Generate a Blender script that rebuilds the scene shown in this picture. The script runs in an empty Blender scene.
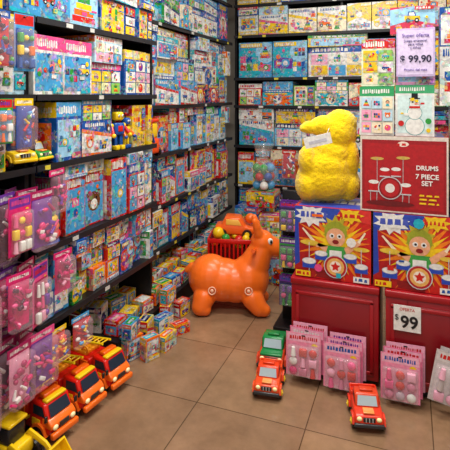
import bpy, bmesh, math, random
from mathutils import Matrix, Vector
R=random.Random(23)
sc=bpy.context.scene
try:
    sc.view_settings.view_transform='Standard'
except Exception: pass

def H(s):
    s=s.lstrip('#'); o=[]
    for i in (0,2,4):
        c=int(s[i:i+2],16)/255
        o.append(c/12.92 if c<=0.04045 else ((c+0.055)/1.055)**2.4)
    return (o[0],o[1],o[2],1)
T=Matrix.Translation
def Rz(a): return Matrix.Rotation(math.radians(a),4,'Z')
def Rx(a): return Matrix.Rotation(math.radians(a),4,'X')
def Ry(a): return Matrix.Rotation(math.radians(a),4,'Y')
def S(k): return Matrix.Scale(k,4)

# ---------------- materials
def newmat(name):
    m=bpy.data.materials.new(name); m.use_nodes=True
    nt=m.node_tree; b=nt.nodes['Principled BSDF']; return m,nt,b
def attrmat(name,rough,spec=0.5,var=0.12,scale=40,metal=0,alpha=1,bump=0,busy=0):
    m,nt,b=newmat(name); L=nt.links
    a=nt.nodes.new('ShaderNodeAttribute'); a.attribute_name='Col'
    n=nt.nodes.new('ShaderNodeTexNoise'); n.inputs['Scale'].default_value=scale
    n.inputs['Detail'].default_value=4
    tc=nt.nodes.new('ShaderNodeTexCoord'); L.new(tc.outputs['Object'],n.inputs['Vector'])
    mr=nt.nodes.new('ShaderNodeMapRange'); mr.inputs['From Min'].default_value=.3; mr.inputs['From Max'].default_value=.7
    mr.inputs['To Min'].default_value=1-var; mr.inputs['To Max'].default_value=1+var*.5
    L.new(n.outputs['Fac'],mr.inputs['Value'])
    src=a.outputs['Color']
    if busy:
        # printed photo collage: patches of vivid ink colours
        for sc_,thr,fac in ((34,.59,busy),(80,.53,busy*.8)):
            v=nt.nodes.new('ShaderNodeTexVoronoi'); v.inputs['Scale'].default_value=sc_; L.new(tc.outputs['Object'],v.inputs['Vector'])
            sp=nt.nodes.new('ShaderNodeSeparateColor'); L.new(v.outputs['Color'],sp.inputs[0])
            cc=nt.nodes.new('ShaderNodeCombineColor'); cc.mode='HSV'
            L.new(sp.outputs[0],cc.inputs[0]); cc.inputs[1].default_value=.7; L.new(sp.outputs[1],cc.inputs[2])
            n2=nt.nodes.new('ShaderNodeTexNoise'); n2.inputs['Scale'].default_value=sc_*.35; L.new(tc.outputs['Object'],n2.inputs['Vector'])
            g=nt.nodes.new('ShaderNodeMath'); g.operation='GREATER_THAN'; g.inputs[1].default_value=thr; L.new(n2.outputs['Fac'],g.inputs[0])
            k=nt.nodes.new('ShaderNodeMath'); k.operation='MULTIPLY'; k.inputs[1].default_value=fac; L.new(g.outputs[0],k.inputs[0])
            x=nt.nodes.new('ShaderNodeMix'); x.data_type='RGBA'; L.new(k.outputs[0],x.inputs[0]); L.new(src,x.inputs[6]); L.new(cc.outputs[0],x.inputs[7])
            src=x.outputs[2]
    mx=nt.nodes.new('ShaderNodeVectorMath'); mx.operation='SCALE'
    L.new(src,mx.inputs[0]); L.new(mr.outputs[0],mx.inputs['Scale'])
    L.new(mx.outputs[0],b.inputs['Base Color'])
    b.inputs['Roughness'].default_value=rough; b.inputs['Metallic'].default_value=metal
    b.inputs['Specular IOR Level'].default_value=spec
    b.inputs['Alpha'].default_value=alpha
    if bump:
        bp=nt.nodes.new('ShaderNodeBump'); bp.inputs['Strength'].default_value=bump; bp.inputs['Distance'].default_value=.01
        L.new(n.outputs['Fac'],bp.inputs['Height']); L.new(bp.outputs[0],b.inputs['Normal'])
    return m
MATS=[attrmat('printed_card',.32,.5,.18,60),attrmat('glossy_plastic',.25,.5,.05,20),attrmat('clear_film',.08,.8,.05,20,alpha=.14),
 attrmat('metal_wire',.3,.5,.05,20,metal=1),attrmat('black_shelf',.45,.4,.2,12),attrmat('red_lacquer',.3,.5,.12,6),
 attrmat('printed_carton',.26,.55,.25,34,busy=.5)]
PR,PL,CL,ME,SH,LA,BZ=range(7)

_sph={}
def unit_sphere(n):
    if n not in _sph:
        rings=max(6,n//2+2); vs=[(0,0,1)]
        for j in range(1,rings):
            t=math.pi*j/rings
            for i in range(n):
                a=2*math.pi*i/n; vs.append((math.sin(t)*math.cos(a),math.sin(t)*math.sin(a),math.cos(t)))
        vs.append((0,0,-1)); fs=[]
        for i in range(n): fs.append((0,1+i,1+(i+1)%n))
        for j in range(rings-2):
            for i in range(n):
                a=1+j*n+i;b=1+j*n+(i+1)%n; fs.append((a,a+n,b+n,b))
        l=len(vs)-1; o=1+(rings-2)*n
        for i in range(n): fs.append((l,o+(i+1)%n,o+i))
        _sph[n]=(vs,fs)
    return _sph[n]

class MB:
    def __init__(s,mat=PR): s.v=[];s.f=[];s.c=[];s.m=[];s.sm=[];s.M=Matrix.Identity(4);s.mat=mat
    def add(s,vs,fs,col,smooth=False,mat=None):
        o=len(s.v); M=s.M
        for p in vs: s.v.append((M@Vector(p))[:])
        mt=s.mat if mat is None else mat
        for f in fs:
            s.f.append(tuple(i+o for i in f)); s.c.append(col); s.m.append(mt); s.sm.append(smooth)
    def bm(s,bm,col,smooth=True,mat=None):
        bm.verts.index_update()
        s.add([v.co.copy() for v in bm.verts],[[v.index for v in f.verts] for f in bm.faces],col,smooth,mat); bm.free()
    def box(s,a,b,col,mat=None):
        x0,y0,z0=a;x1,y1,z1=b
        vs=[(x0,y0,z0),(x1,y0,z0),(x1,y1,z0),(x0,y1,z0),(x0,y0,z1),(x1,y0,z1),(x1,y1,z1),(x0,y1,z1)]
        s.add(vs,[(0,3,2,1),(4,5,6,7),(0,1,5,4),(1,2,6,5),(2,3,7,6),(3,0,4,7)],col,False,mat)
    def rbox(s,c,d,col,b=.006,mat=None,M=None,seg=2):
        bm=bmesh.new(); bmesh.ops.create_cube(bm,size=1)
        for v in bm.verts: v.co=Vector((v.co.x*d[0],v.co.y*d[1],v.co.z*d[2]))
        bmesh.ops.bevel(bm,geom=bm.edges[:],offset=min(b,min(d)*.45),segments=seg,affect='EDGES',profile=.5)
        for v in bm.verts: v.co=(M@v.co if M else v.co)+Vector(c)
        s.bm(bm,col,False if b<.003 else True,mat)
    def extr(s,prof,y0,y1,col,b=.006,mat=None):
        bm=bmesh.new(); n=len(prof)
        a=[bm.verts.new((p[0],y0,p[1])) for p in prof]; c=[bm.verts.new((p[0],y1,p[1])) for p in prof]
        bm.faces.new(a); bm.faces.new(c[::-1])
        for i in range(n): bm.faces.new((a[i],c[i],c[(i+1)%n],a[(i+1)%n]))
        bmesh.ops.recalc_face_normals(bm,faces=bm.faces[:])
        if b: bmesh.ops.bevel(bm,geom=bm.edges[:],offset=b,segments=2,affect='EDGES',profile=.5)
        s.bm(bm,col,True if b else False,mat)
    def cyl(s,p0,p1,r0,r1,col,n=20,mat=None):
        p0=Vector(p0);p1=Vector(p1);d=(p1-p0);L=d.length
        q=d.to_track_quat('Z','Y').to_matrix().to_4x4()
        vs=[];
        for k,(z,r) in enumerate(((0,r0),(L,r1))):
            for i in range(n):
                a=2*math.pi*i/n; vs.append(p0+(q@Vector((r*math.cos(a),r*math.sin(a),z))))
        s.add(vs,[(i,(i+1)%n,n+(i+1)%n,n+i) for i in range(n)],col,True,mat)
        s.add(vs[:n],[tuple(range(n))[::-1]],col,False,mat); s.add(vs[n:],[tuple(range(n))],col,False,mat)
    def sph(s,c,r,col,n=16,mat=None):
        if not hasattr(r,'__len__'): r=(r,r,r)
        vs,fs=unit_sphere(n)
        s.add([(v[0]*r[0]+c[0],v[1]*r[1]+c[1],v[2]*r[2]+c[2]) for v in vs],fs,col,True,mat)
    def tube(s,pts,r,col,n=8,mat=None):
        for a,b in zip(pts[:-1],pts[1:]): s.cyl(a,b,r,r,col,n,mat)
    def torus(s,c,R_,r,col,n=20,m=8,mat=None,M=None):
        vs=[];fs=[]
        for i in range(n):
            a=2*math.pi*i/n
            for j in range(m):
                b=2*math.pi*j/m
                p=Vector(((R_+r*math.cos(b))*math.cos(a),(R_+r*math.cos(b))*math.sin(a),r*math.sin(b)))
                if M: p=M@p
                vs.append(p+Vector(c))
        for i in range(n):
            for j in range(m):
                fs.append((i*m+j,((i+1)%n)*m+j,((i+1)%n)*m+(j+1)%m,i*m+(j+1)%m))
        s.add(vs,fs,col,True,mat)
    def obj(s,name,parent=None):
        xs=[v[0] for v in s.v];ys=[v[1] for v in s.v];zs=[v[2] for v in s.v]
        o=Vector(((min(xs)+max(xs))/2,(min(ys)+max(ys))/2,min(zs)))
        me=bpy.data.meshes.new(name); me.from_pydata([(v[0]-o.x,v[1]-o.y,v[2]-o.z) for v in s.v],[],s.f)
        used=sorted(set(s.m))
        for u in used: me.materials.append(MATS[u])
        mp={u:i for i,u in enumerate(used)}
        me.polygons.foreach_set('material_index',[mp[m] for m in s.m])
        me.polygons.foreach_set('use_smooth',s.sm)
        at=me.color_attributes.new('Col','FLOAT_COLOR','CORNER')
        buf=[]
        for f,c in zip(s.f,s.c): buf.extend(c*len(f))
        at.data.foreach_set('color',buf)
        me.update()
        ob=bpy.data.objects.new(name,me); sc.collection.objects.link(ob); ob.location=o
        if parent:
            ob.parent=parent; ob.matrix_parent_inverse=Matrix.Translation(-parent.location)
        return ob

def text(parent,name,body,size,loc,rot,col,align='CENTER',bold=.0):
    c=bpy.data.curves.new(name,'FONT'); c.body=body; c.size=size; c.align_x=align; c.extrude=.0006; c.offset=bold
    m,nt,b=newmat(name+'_ink'); b.inputs['Base Color'].default_value=col; b.inputs['Roughness'].default_value=.5
    c.materials.append(m)
    o=bpy.data.objects.new(name,c); sc.collection.objects.link(o); o.location=loc; o.rotation_euler=[math.radians(a) for a in rot]
    if parent:
        o.parent=parent; o.matrix_parent_inverse=Matrix.Translation(-parent.location)
    return o

# ---------------- flat printed art
WH=H('e8e8e4');YE=H('f0c818');RE=H('cc1c18');BL=H('1450a4');LB=H('429cd4');GR=H('2c963a');OR=H('f06c14');PK=H('e84c8c');PUR=H('6c309c');BK=H('101014');SK=H('e8a880');CY=H('1caec4');NAV=H('12245c');LG=H('8cc854');CRM=H('f2e4c4');LPK=H('f0a8c4');BRN=H('6c3c1c')
BRIGHT=[YE,RE,BL,LB,GR,OR,PK,WH,BL,CY,RE,NAV,YE]
class Canvas:
    def __init__(s,mb,O,U,V,w,h,step=.0003,mat=PR):
        s.mb=mb;s.O=Vector(O);s.U=Vector(U);s.V=Vector(V);s.N=s.U.cross(s.V);s.w=w;s.h=h;s.k=1;s.step=step;s.m=min(w,h);s.mat=mat
    def poly(s,pts,col):
        o=s.O+s.N*(s.k*s.step); s.k+=1
        s.mb.add([o+s.U*p[0]+s.V*p[1] for p in pts],[tuple(range(len(pts)))],col,False,s.mat)
    def rect(s,x0,y0,x1,y1,col):
        s.poly([(x0*s.w,y0*s.h),(x1*s.w,y0*s.h),(x1*s.w,y1*s.h),(x0*s.w,y1*s.h)],col)
    def pol(s,pts,col): s.poly([(x*s.w,y*s.h) for x,y in pts],col)
    def disc(s,x,y,r,col,n=14,sy=1):
        r*=s.m
        s.poly([(min(s.w,max(0,x*s.w+r*math.cos(2*math.pi*i/n))),min(s.h,max(0,y*s.h+r*sy*math.sin(2*math.pi*i/n)))) for i in range(n)],col)
    def star(s,x,y,r1,r2,n,col,a0=0,sx=1):
        r1*=s.m;r2*=s.m; cx=x*s.w;cy=y*s.h
        P=[]
        for i in range(2*n):
            a=a0+math.pi*i/n; r=r1 if i%2==0 else r2
            P.append((cx+sx*r*math.cos(a),cy+r*math.sin(a)))
        o=s.O+s.N*(s.k*s.step); s.k+=1
        vs=[o+s.U*cx+s.V*cy]+[o+s.U*max(0,min(s.w,p[0]))+s.V*max(0,min(s.h,p[1])) for p in P]
        s.mb.add(vs,[(0,i+1,(i+1)%(2*n)+1) for i in range(2*n)],col,False,s.mat)
    def title(s,x0,x1,y,hh,col,rng=R):
        x=x0; k=s.k
        st=rng.uniform(.6,1.1)
        while x<x1-.03:
            w=rng.uniform(.035,.085)*st
            x2=min(x+w,x1); s.k=k
            dy=rng.uniform(-.1,.1)*hh
            s.pol([(x,y+dy),(x2,y+dy),(x2-.005,y+hh+dy),(x+.008,y+hh+dy)],col)
            x=x2+.018
        s.k=k+1
    def toy(s,x,y,r,rng=R):
        t=rng.choice('cccbrkgghffvvn'); fx=r*s.m/s.w; fy=r*s.m/s.h
        a,b,c=rng.sample([YE,RE,BL,GR,OR,PK,LB,PUR,CY],3)
        if t=='c':
            s.pol([(x-fx,y-.5*fy),(x+fx,y-.5*fy),(x+fx*.95,y+.05*fy),(x-fx,y+.15*fy)],a)
            s.pol([(x-.6*fx,y+.1*fy),(x+.5*fx,y+.05*fy),(x+.3*fx,y+.7*fy),(x-.5*fx,y+.7*fy)],b)
            s.pol([(x-.45*fx,y+.15*fy),(x+.32*fx,y+.12*fy),(x+.2*fx,y+.55*fy),(x-.4*fx,y+.55*fy)],WH)
            for q in(-.55,.55): s.disc(x+q*fx,y-.5*fy,r*.3,BK,10); s.disc(x+q*fx,y-.5*fy,r*.13,WH,8)
        elif t=='b':
            s.disc(x,y,r,a); s.disc(x-.25*fx,y+.25*fy,r*.5,b,10); s.disc(x-.3*fx,y+.35*fy,r*.18,WH,8)
        elif t=='r':
            for i,q in enumerate([RE,OR,YE,GR,BL]):
                w=1-.16*i; s.pol([(x-w*fx,y+(-1+.36*i)*fy),(x+w*fx,y+(-1+.36*i)*fy),(x+w*fx,y+(-.68+.36*i)*fy),(x-w*fx,y+(-.68+.36*i)*fy)],q)
            s.disc(x,y+.95*fy,r*.25,RE,10)
        elif t=='k':
            q=rng.choice([BRN,YE,OR])
            s.disc(x-.6*fx,y+.7*fy,r*.35,q,10);s.disc(x+.6*fx,y+.7*fy,r*.35,q,10);s.disc(x,y+.1*fy,r*.85,q)
            s.disc(x,y-.15*fy,r*.45,WH,12);s.disc(x-.3*fx,y+.35*fy,r*.12,BK,8);s.disc(x+.3*fx,y+.35*fy,r*.12,BK,8)
        elif t=='g':
            s.pol([(x-.7*fx,y-.9*fy),(x+.7*fx,y-.9*fy),(x+.7*fx,y+.2*fy),(x-.7*fx,y+.2*fy)],a)
            s.pol([(x-.45*fx,y+.25*fy),(x+.45*fx,y+.25*fy),(x+.45*fx,y+.95*fy),(x-.45*fx,y+.95*fy)],b)
            s.disc(x,y-.3*fy,r*.35,c,10); s.pol([(x-1.1*fx,y-.3*fy),(x-.7*fx,y-.1*fy),(x-.7*fx,y+.15*fy),(x-1.1*fx,y+.1*fy)],c)
            for q in(-.2,.2): s.disc(x+q*fx,y+.6*fy,r*.12,WH,8)
        elif t=='h':
            s.disc(x,y+.35*fy,r*.62,rng.choice([BRN,YE,BK]),12); s.disc(x,y+.2*fy,r*.5,SK,12)
            s.pol([(x-.6*fx,y-fy),(x+.6*fx,y-fy),(x+.35*fx,y-.2*fy),(x-.35*fx,y-.2*fy)],a)
            s.disc(x-.18*fx,y+.22*fy,r*.07,BK,6);s.disc(x+.18*fx,y+.22*fy,r*.07,BK,6)
        elif t=='v':
            s.pol([(x-fx,y-.6*fy),(x+.9*fx,y-.7*fy),(x+fx,y+.3*fy),(x-.2*fx,y+.5*fy),(x-fx,y+.2*fy)],a); s.disc(x+.2*fx,y-.1*fy,r*.45,b,12); s.disc(x+.2*fx,y-.1*fy,r*.25,WH,10)
            s.rect(x-.8*fx,y-.4*fy,x-.4*fx,y+.1*fy,c); s.disc(x-.55*fx,y+.55*fy,r*.25,c,10)
        elif t=='n':
            for q in range(7):
                s.disc(x+rng.uniform(-.9,.9)*fx,y+rng.uniform(-.8,.8)*fy,r*rng.uniform(.2,.38),rng.choice(BRIGHT),8)
        else:
            for i in range(3):
                for j in range(2): s.pol([(x+(-1+.68*i)*fx,y+(-.8+.8*j)*fy),(x+(-.4+.68*i)*fx,y+(-.8+.8*j)*fy),(x+(-.42+.68*i)*fx,y+(-.1+.8*j)*fy),(x+(-.98+.68*i)*fx,y+(-.1+.8*j)*fy)],rng.choice(BRIGHT))
def small_print(c,rng,n=4):
    for i in range(n):
        x=rng.uniform(.03,.8);y=rng.uniform(.03,.9)
        if rng.random()<.5: c.rect(x,y,x+rng.uniform(.06,.18),y+rng.uniform(.025,.07),rng.choice(BRIGHT))
        else: c.disc(x+.05,y+.03,rng.uniform(.03,.07),rng.choice(BRIGHT),8)
def art(c,pal,rng=R):
    st=rng.randrange(9); b=rng.choice([q for q in BRIGHT if q!=pal]); d=rng.choice([WH,YE,LB,CRM,WH,LB,H('98ccec')])
    if st==0:
        c.rect(.05,.06,.95,.7,d); c.rect(0,.75,1,1,b); c.title(.1,.8,.81,.12,WH if b!=WH else RE)
        n=max(2,min(5,int(c.w/c.h*2.6)));
        for i in range(n): c.toy((i+.5)/n*.85+.07,rng.uniform(.3,.5),.2)
        c.rect(.6,.02,.95,.12,rng.choice(BRIGHT))
    elif st==1:
        c.star(.5,.45,.62,.36,11,b,sx=max(1,c.w/c.h)); c.disc(.5,.45,.33,d,18,1); c.toy(.5,.43,.29)
        c.title(.08,.85,.84,.11,YE if pal!=YE else RE); c.disc(.87,.15,.11,RE,10)
        c.toy(.16,.2,.14);c.toy(.84,.6,.12)
    elif st==2:
        c.pol([(0,0),(1,0),(1,.55),(0,.8)],b); c.pol([(0,.1),(1,.0),(1,.45),(0,.68)],d)
        c.title(.1,.75,.84,.1,WH if pal not in(WH,) else BL)
        c.toy(.25,.38,.22); c.toy(.68,.28,.18); c.toy(.88,.75,.13); c.toy(.45,.2,.1)
    elif st==3:
        c.rect(.04,.04,.64,.96,d); c.toy(.34,.6,.24); c.toy(.2,.22,.14); c.toy(.48,.24,.13)
        for i in range(3):
            c.rect(.68,.08+.3*i,.95,.33+.3*i,rng.choice(BRIGHT)); c.toy(.815,.2+.3*i,.09)
        c.title(.08,.58,.86,.07,RE)
    elif st==4:
        c.rect(0,0,1,.2,b); c.rect(.1,.27,.9,.9,H('a8d4ec')); c.rect(.14,.32,.86,.86,rng.choice([LB,WH,YE,H('d4e4f0')]))
        c.toy(.5,.58,.26); c.toy(.25,.42,.13); c.toy(.76,.44,.13); c.toy(.3,.74,.1); c.title(.1,.9,.05,.1,WH if b!=WH else BL)
    elif st==5:
        c.disc(.3,.4,.45,b,18); c.disc(.8,.7,.3,d,14); c.toy(.32,.42,.28); c.toy(.78,.3,.18); c.toy(.8,.7,.15)
        c.rect(.05,.86,.7,.97,rng.choice([RE,BL,YE])); c.title(.08,.65,.88,.07,WH)
    elif st==6:
        nx=3 if c.w>c.h else 2; ny=2 if c.w>c.h else 3
        c.rect(0,.8,1,1,b); c.title(.06,.7,.84,.11,WH if b!=WH else RE)
        for i in range(nx):
            for j in range(ny):
                x0=.05+.92*i/nx; y0=.04+.74*j/ny
                c.rect(x0,y0,x0+.86/nx,y0+.68/ny,rng.choice([WH,LB,YE,LG,CRM,LPK])); c.toy(x0+.43/nx,y0+.34/ny,.11); c.k-=4
        c.k+=5
    elif st==7:
        c.rect(.03,.03,.97,.8,d); c.toy(.5,.42,.38); c.title(.08,.75,.84,.12,WH if pal!=WH else BL); c.disc(.87,.87,.1,b,10)
    else:
        c.pol([(0,.3),(.5,.5),(1,.3),(1,.9),(.5,1),(0,.9)],d); c.toy(.5,.62,.28); c.toy(.2,.2,.15); c.toy(.5,.17,.14); c.toy(.8,.2,.15)
        c.rect(.55,.86,.97,.98,b); c.title(.58,.94,.89,.07,WH)
    small_print(c,rng,4)

def toybox(mb,M,w,h,d,pal,rng=R,side=True,mat=BZ):
    mb.M=M
    mb.box((-w/2,0,0),(w/2,d,h),pal,mat)
    c=Canvas(mb,(-w/2,0,0),(1,0,0),(0,0,1),w,h,.00022,mat); art(c,pal,rng)
    if side:
        for O,U in (((-w/2,d,0),(0,-1,0)),((w/2,0,0),(0,1,0))):
            c=Canvas(mb,O,U,(0,0,1),d,h,.0002,mat); b=rng.choice(BRIGHT)
            c.rect(0,.74,1,1,b); c.rect(.12,.1,.88,.65,rng.choice(BRIGHT)); c.toy(.5,.38,.24); c.title(.1,.9,.82,.09,WH)
    c=Canvas(mb,(-w/2,0,h),(1,0,0),(0,1,0),w,d,.0003,mat); c.rect(.08,.15,.92,.85,rng.choice(BRIGHT)); c.title(.2,.8,.4,.2,WH)
    mb.M=Matrix.Identity(4)

def row(name,wall,front,a0,a1,z,hmax,wr,hr,depth,pals,stack=False,jit=.02,rot=2):
    mb=MB(); a=a0; hmax-=.004; rep=0
    while True:
        if rep<=0:
            w0=R.uniform(*wr); hs0=R.uniform(*hr); pal0=R.choice(pals); seed=R.random(); rep=R.choice([1,1,1,1,2,2])
            if R.random()<.22: w0*=1.35; hs0*=.72   # a flat wide carton now and then
        rep-=1
        w=w0
        if a+w>a1:
            w=a1-a
            if w<.06: break
        hs=hs0; zz=z+.002; first=True
        while True:
            h=min(hs,hmax) if first else min(R.uniform(.8,1.1)*hs,z+hmax-zz)
            if not first and h<.05: break
            off=R.uniform(0,jit) if R.random()>.2 else -R.uniform(0,.035); r=R.uniform(-rot,rot)
            if wall=='L': M=T((front-off-.012,a+w/2,zz))@Rz(90+r)
            else: M=T((a+w/2,front+off+.012,zz))@Rz(r)
            toybox(mb,M,w-.006-abs(math.sin(math.radians(r)))*depth*.5,h,depth,pal0 if first else R.choice(pals),random.Random(seed) if first else R)
            zz+=h+.001; first=False
            if not (stack or (hmax-hs>.06)) or zz>z+hmax-.05: break
        a+=w
    return mb.obj(name)

# ---------------- room shell
def plain(name,col,rough=.7):
    m,nt,b=newmat(name); b.inputs['Roughness'].default_value=rough
    n=nt.nodes.new('ShaderNodeTexNoise'); n.inputs['Scale'].default_value=5
    cr=nt.nodes.new('ShaderNodeValToRGB'); cr.color_ramp.elements[0].color=[c*.88 for c in col[:3]]+[1]; cr.color_ramp.elements[1].color=col
    nt.links.new(n.outputs['Fac'],cr.inputs[0]); nt.links.new(cr.outputs[0],b.inputs['Base Color']); return m
def slab(name,a,b,mat):
    mb=MB(); mb.box(a,b,WH); o=mb.obj(name); o.data.materials.clear(); o.data.materials.append(mat); return o
def floor_mat():
    m,nt,b=newmat('floor_tiles'); L=nt.links
    g=nt.nodes.new('ShaderNodeNewGeometry')
    mp=nt.nodes.new('ShaderNodeMapping'); mp.inputs['Location'].default_value=(1.0,-2.76+.55*6,0)
    L.new(g.outputs['Position'],mp.inputs['Vector'])
    br=nt.nodes.new('ShaderNodeTexBrick'); br.offset=0; br.squash=1
    br.inputs['Scale'].default_value=1; br.inputs['Brick Width'].default_value=.55; br.inputs['Row Height'].default_value=.55
    br.inputs['Mortar Size'].default_value=.003; br.inputs['Mortar Smooth'].default_value=.3
    br.inputs['Color1'].default_value=H('9c7e60'); br.inputs['Color2'].default_value=H('92745a'); br.inputs['Mortar'].default_value=H('58442f')
    L.new(mp.outputs[0],br.inputs['Vector'])
    n=nt.nodes.new('ShaderNodeTexNoise'); n.inputs['Scale'].default_value=4.5; n.inputs['Detail'].default_value=9; n.inputs['Roughness'].default_value=.7
    L.new(g.outputs['Position'],n.inputs['Vector'])
    cr=nt.nodes.new('ShaderNodeValToRGB'); cr.color_ramp.elements[0].position=.3; cr.color_ramp.elements[0].color=(.6,.56,.52,1); cr.color_ramp.elements[1].position=.7; cr.color_ramp.elements[1].color=(1.12,1.08,1.05,1)
    L.new(n.outputs['Fac'],cr.inputs[0])
    mx=nt.nodes.new('ShaderNodeMix'); mx.data_type='RGBA'; mx.blend_type='MULTIPLY'; mx.inputs[0].default_value=.85
    L.new(br.outputs['Color'],mx.inputs[6]); L.new(cr.outputs[0],mx.inputs[7]); L.new(mx.outputs[2],b.inputs['Base Color'])
    b.inputs['Roughness'].default_value=.2
    bp=nt.nodes.new('ShaderNodeBump'); bp.inputs['Strength'].default_value=.3; bp.inputs['Distance'].default_value=.002; bp.invert=True
    L.new(br.outputs['Fac'],bp.inputs['Height']); L.new(bp.outputs[0],b.inputs['Normal'])
    return m
slab('floor',(-2.05,-1.5,-.05),(2.2,5.2,0),floor_mat())
WM=plain('wall_paint',H('c8c0b4')); 
slab('wall_left',(-2.15,-1.5,0),(-2.05,5.2,2.95),WM)
slab('wall_back',(-2.15,5.2,0),(2.3,5.3,2.95),WM)
slab('wall_right',(2.2,-1.5,0),(2.3,5.2,2.95),WM)
slab('ceiling',(-2.15,-1.5,2.95),(2.3,5.3,3.0),plain('ceiling_paint',H('e8e6e0')))

# ---------------- shelving
SB=H('0e0e12'); SE=H('1c1c22')
def shelving(wall,front,back,a0,a1,zs,top,uprights,deck=None):
    mb=MB(SH)
    def bx(p,q,r,s,t,u,col,mat=None):
        if wall=='L': mb.box((min(p,q),r,t),(max(p,q),s,u),col,mat)
        else: mb.box((r,min(p,q),t),(s,max(p,q),u),col,mat)
    sgn=1 if wall=='L' else -1
    bx(back,back+sgn*.02,a0,a1,0,top,SB)
    for u in uprights: bx(back,front-sgn*.03,u-.012,u+.012,0,top,SB)
    for z in zs:
        bx(back+sgn*.02,front,a0,a1,z-.018,z,SB)
        bx(front,front+sgn*.005,a0,a1,z-.026,z+.003,SE)
        a=a0+.05
        while a<a1-.1:
            w=R.uniform(.035,.05)
            if R.random()<.5: bx(front+sgn*.005,front+sgn*.006,a,a+w,z-.023,z-.002,R.choice([H('c8c8c4'),H('d8d8d4'),H('d8c840')]),PR)
            a+=R.uniform(.12,.3)
    if deck:
        bx(back+sgn*.02,deck[0],deck[1],a1,0,.12,SB)
    return mb.obj('shelving_unit')
shelving('L',-1.6,-2.04,1.75,2.87,[.47,.83,1.22,1.55,1.91,2.3],2.7,[1.762,2.858],(-1.57,2.36))
shelving('L',-1.6,-2.04,.6,1.74,[1.22,1.55,1.91,2.3],2.7,[.612,1.72])
shelving('L',-1.76,-2.04,2.88,4.79,[.38,.72,1.10,1.47,2.10,2.5],2.7,[2.892,3.8],(-1.57,2.88))
shelving('B',4.8,5.19,-1.74,1.5,[.2,.61,1.02,1.44,1.73,2.176,2.5],2.8,[-1.728,-.62,.5,1.488])

BLU=[BL,LB,LB,H('70bce8'),WH,BL,H('b4dcf0'),CY,NAV]
MX=[LB,WH,YE,RE,BL,RE,OR,LB,CRM,BL]
WARM=[RE,YE,OR,WH,LB,BL,PK,GR]
LITE=[WH,H('b4dcf0'),LB,WH,WH,H('98ccec'),BL]
DRK=[NAV,BL,BK,WH,RE,H('70bce8'),NAV]
n='boxed_toys'
row(n,'L',-1.6,1.78,2.84,.47,.335,(.09,.16),(.1,.2),.22,WARM,True,.05,7)
row(n,'L',-1.6,1.97,2.84,.83,.365,(.14,.2),(.24,.355),.25,[RE,BL,LB,RE,WH,WH,RE],False,.04,4)
row(n,'L',-1.6,1.2,1.60,1.22,.305,(.15,.25),(.2,.3),.25,[YE,BL,WH,NAV],False,.03,4)
row(n,'L',-1.6,1.88,2.42,1.22,.305,(.15,.22),(.24,.3),.25,[BL,YE,BL],False,.03,4)
row(n,'L',-1.6,2.60,2.84,1.22,.305,(.12,.2),(.24,.3),.25,[YE,BL,LB],False,.03,3)
row(n,'L',-1.6,1.2,2.84,1.55,.335,(.18,.32),(.22,.33),.25,[LB,H('70bce8'),WH,LB,BL,H('b4dcf0')],False,.03,4)
row(n,'L',-1.6,1.2,2.84,1.91,.365,(.2,.32),(.26,.36),.25,[BL,BL,LB,BL,YE,BL],False,.03,4)
row(n,'L',-1.6,.9,2.84,2.3,.36,(.22,.34),(.25,.35),.25,[BL,LB,YE,RE],False)
row(n,'L',-1.76,2.92,4.7,.38,.31,(.12,.2),(.16,.3),.2,[BL,BL,LB,YE,RE,WH],False,.03,4)
row(n,'L',-1.76,2.92,4.7,.72,.355,(.13,.22),(.2,.35),.2,MX,False,.03,4)
row(n,'L',-1.76,3.2,4.7,1.10,.345,(.13,.24),(.2,.34),.2,BLU+[RE],False,.03,4)
row(n,'L',-1.76,2.92,4.7,1.47,.6,(.16,.28),(.24,.31),.2,LITE+[RE]+BLU,True,.03,4)
row(n,'L',-1.76,2.92,4.7,2.10,.375,(.18,.3),(.2,.37),.2,BLU+[GR],False)
row(n,'L',-1.76,2.92,4.7,2.5,.3,(.2,.3),(.2,.29),.2,BLU+[GR],False)
bx0,bx1=-1.70,1.45
row(n,'B',4.8,bx0,bx1,.2,.38,(.15,.3),(.2,.38),.25,DRK+[H('3a2020')],False,.04,4)
row(n,'B',4.8,bx0,bx1,.61,.385,(.16,.3),(.25,.385),.25,[BL,LB,BL,OR,YE,NAV],False,.04,3)
row(n,'B',4.8,bx0,bx1,1.02,.395,(.22,.42),(.26,.39),.25,DRK,False,.03,3)
row(n,'B',4.8,bx0,bx1,1.44,.265,(.16,.3),(.18,.26),.25,[GR,CY,LB,LG,WH,RE,LB],False,.03,3)
row(n,'B',4.8,bx0,bx1,1.73,.42,(.24,.44),(.28,.42),.25,[YE,WH,WH,LB,H('b4dcf0'),LB],False,.03,3)
row(n,'B',4.8,bx0,bx1,2.176,.3,(.16,.3),(.18,.3),.25,LITE+[PK,RE],False)
row(n,'B',4.8,bx0,bx1,2.5,.25,(.2,.34),(.2,.25),.25,BLU,False)
mb=MB()
y=2.40
while y<4.3:
    w=R.uniform(.10,.16)
    for dx in (-.02,-.15,-.28):
        zz=.123
        for k in range(2 if dx>-.1 and R.random()<.6 else 1):
            h=R.uniform(.07,.13) if k==0 and dx>-.1 else R.uniform(.1,.19)
            if zz+h>.34: break
            toybox(mb,T((-1.585+dx,y+w/2,zz))@Rz(90+R.uniform(-20,20)),w-.03,h,.095,R.choice([YE,OR,RE,LB,BL,WH,YE,OR,RE]))
            zz+=h+.002
    y+=w+.004
mb.obj('small_boxed_toys')
mb=MB()
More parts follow.
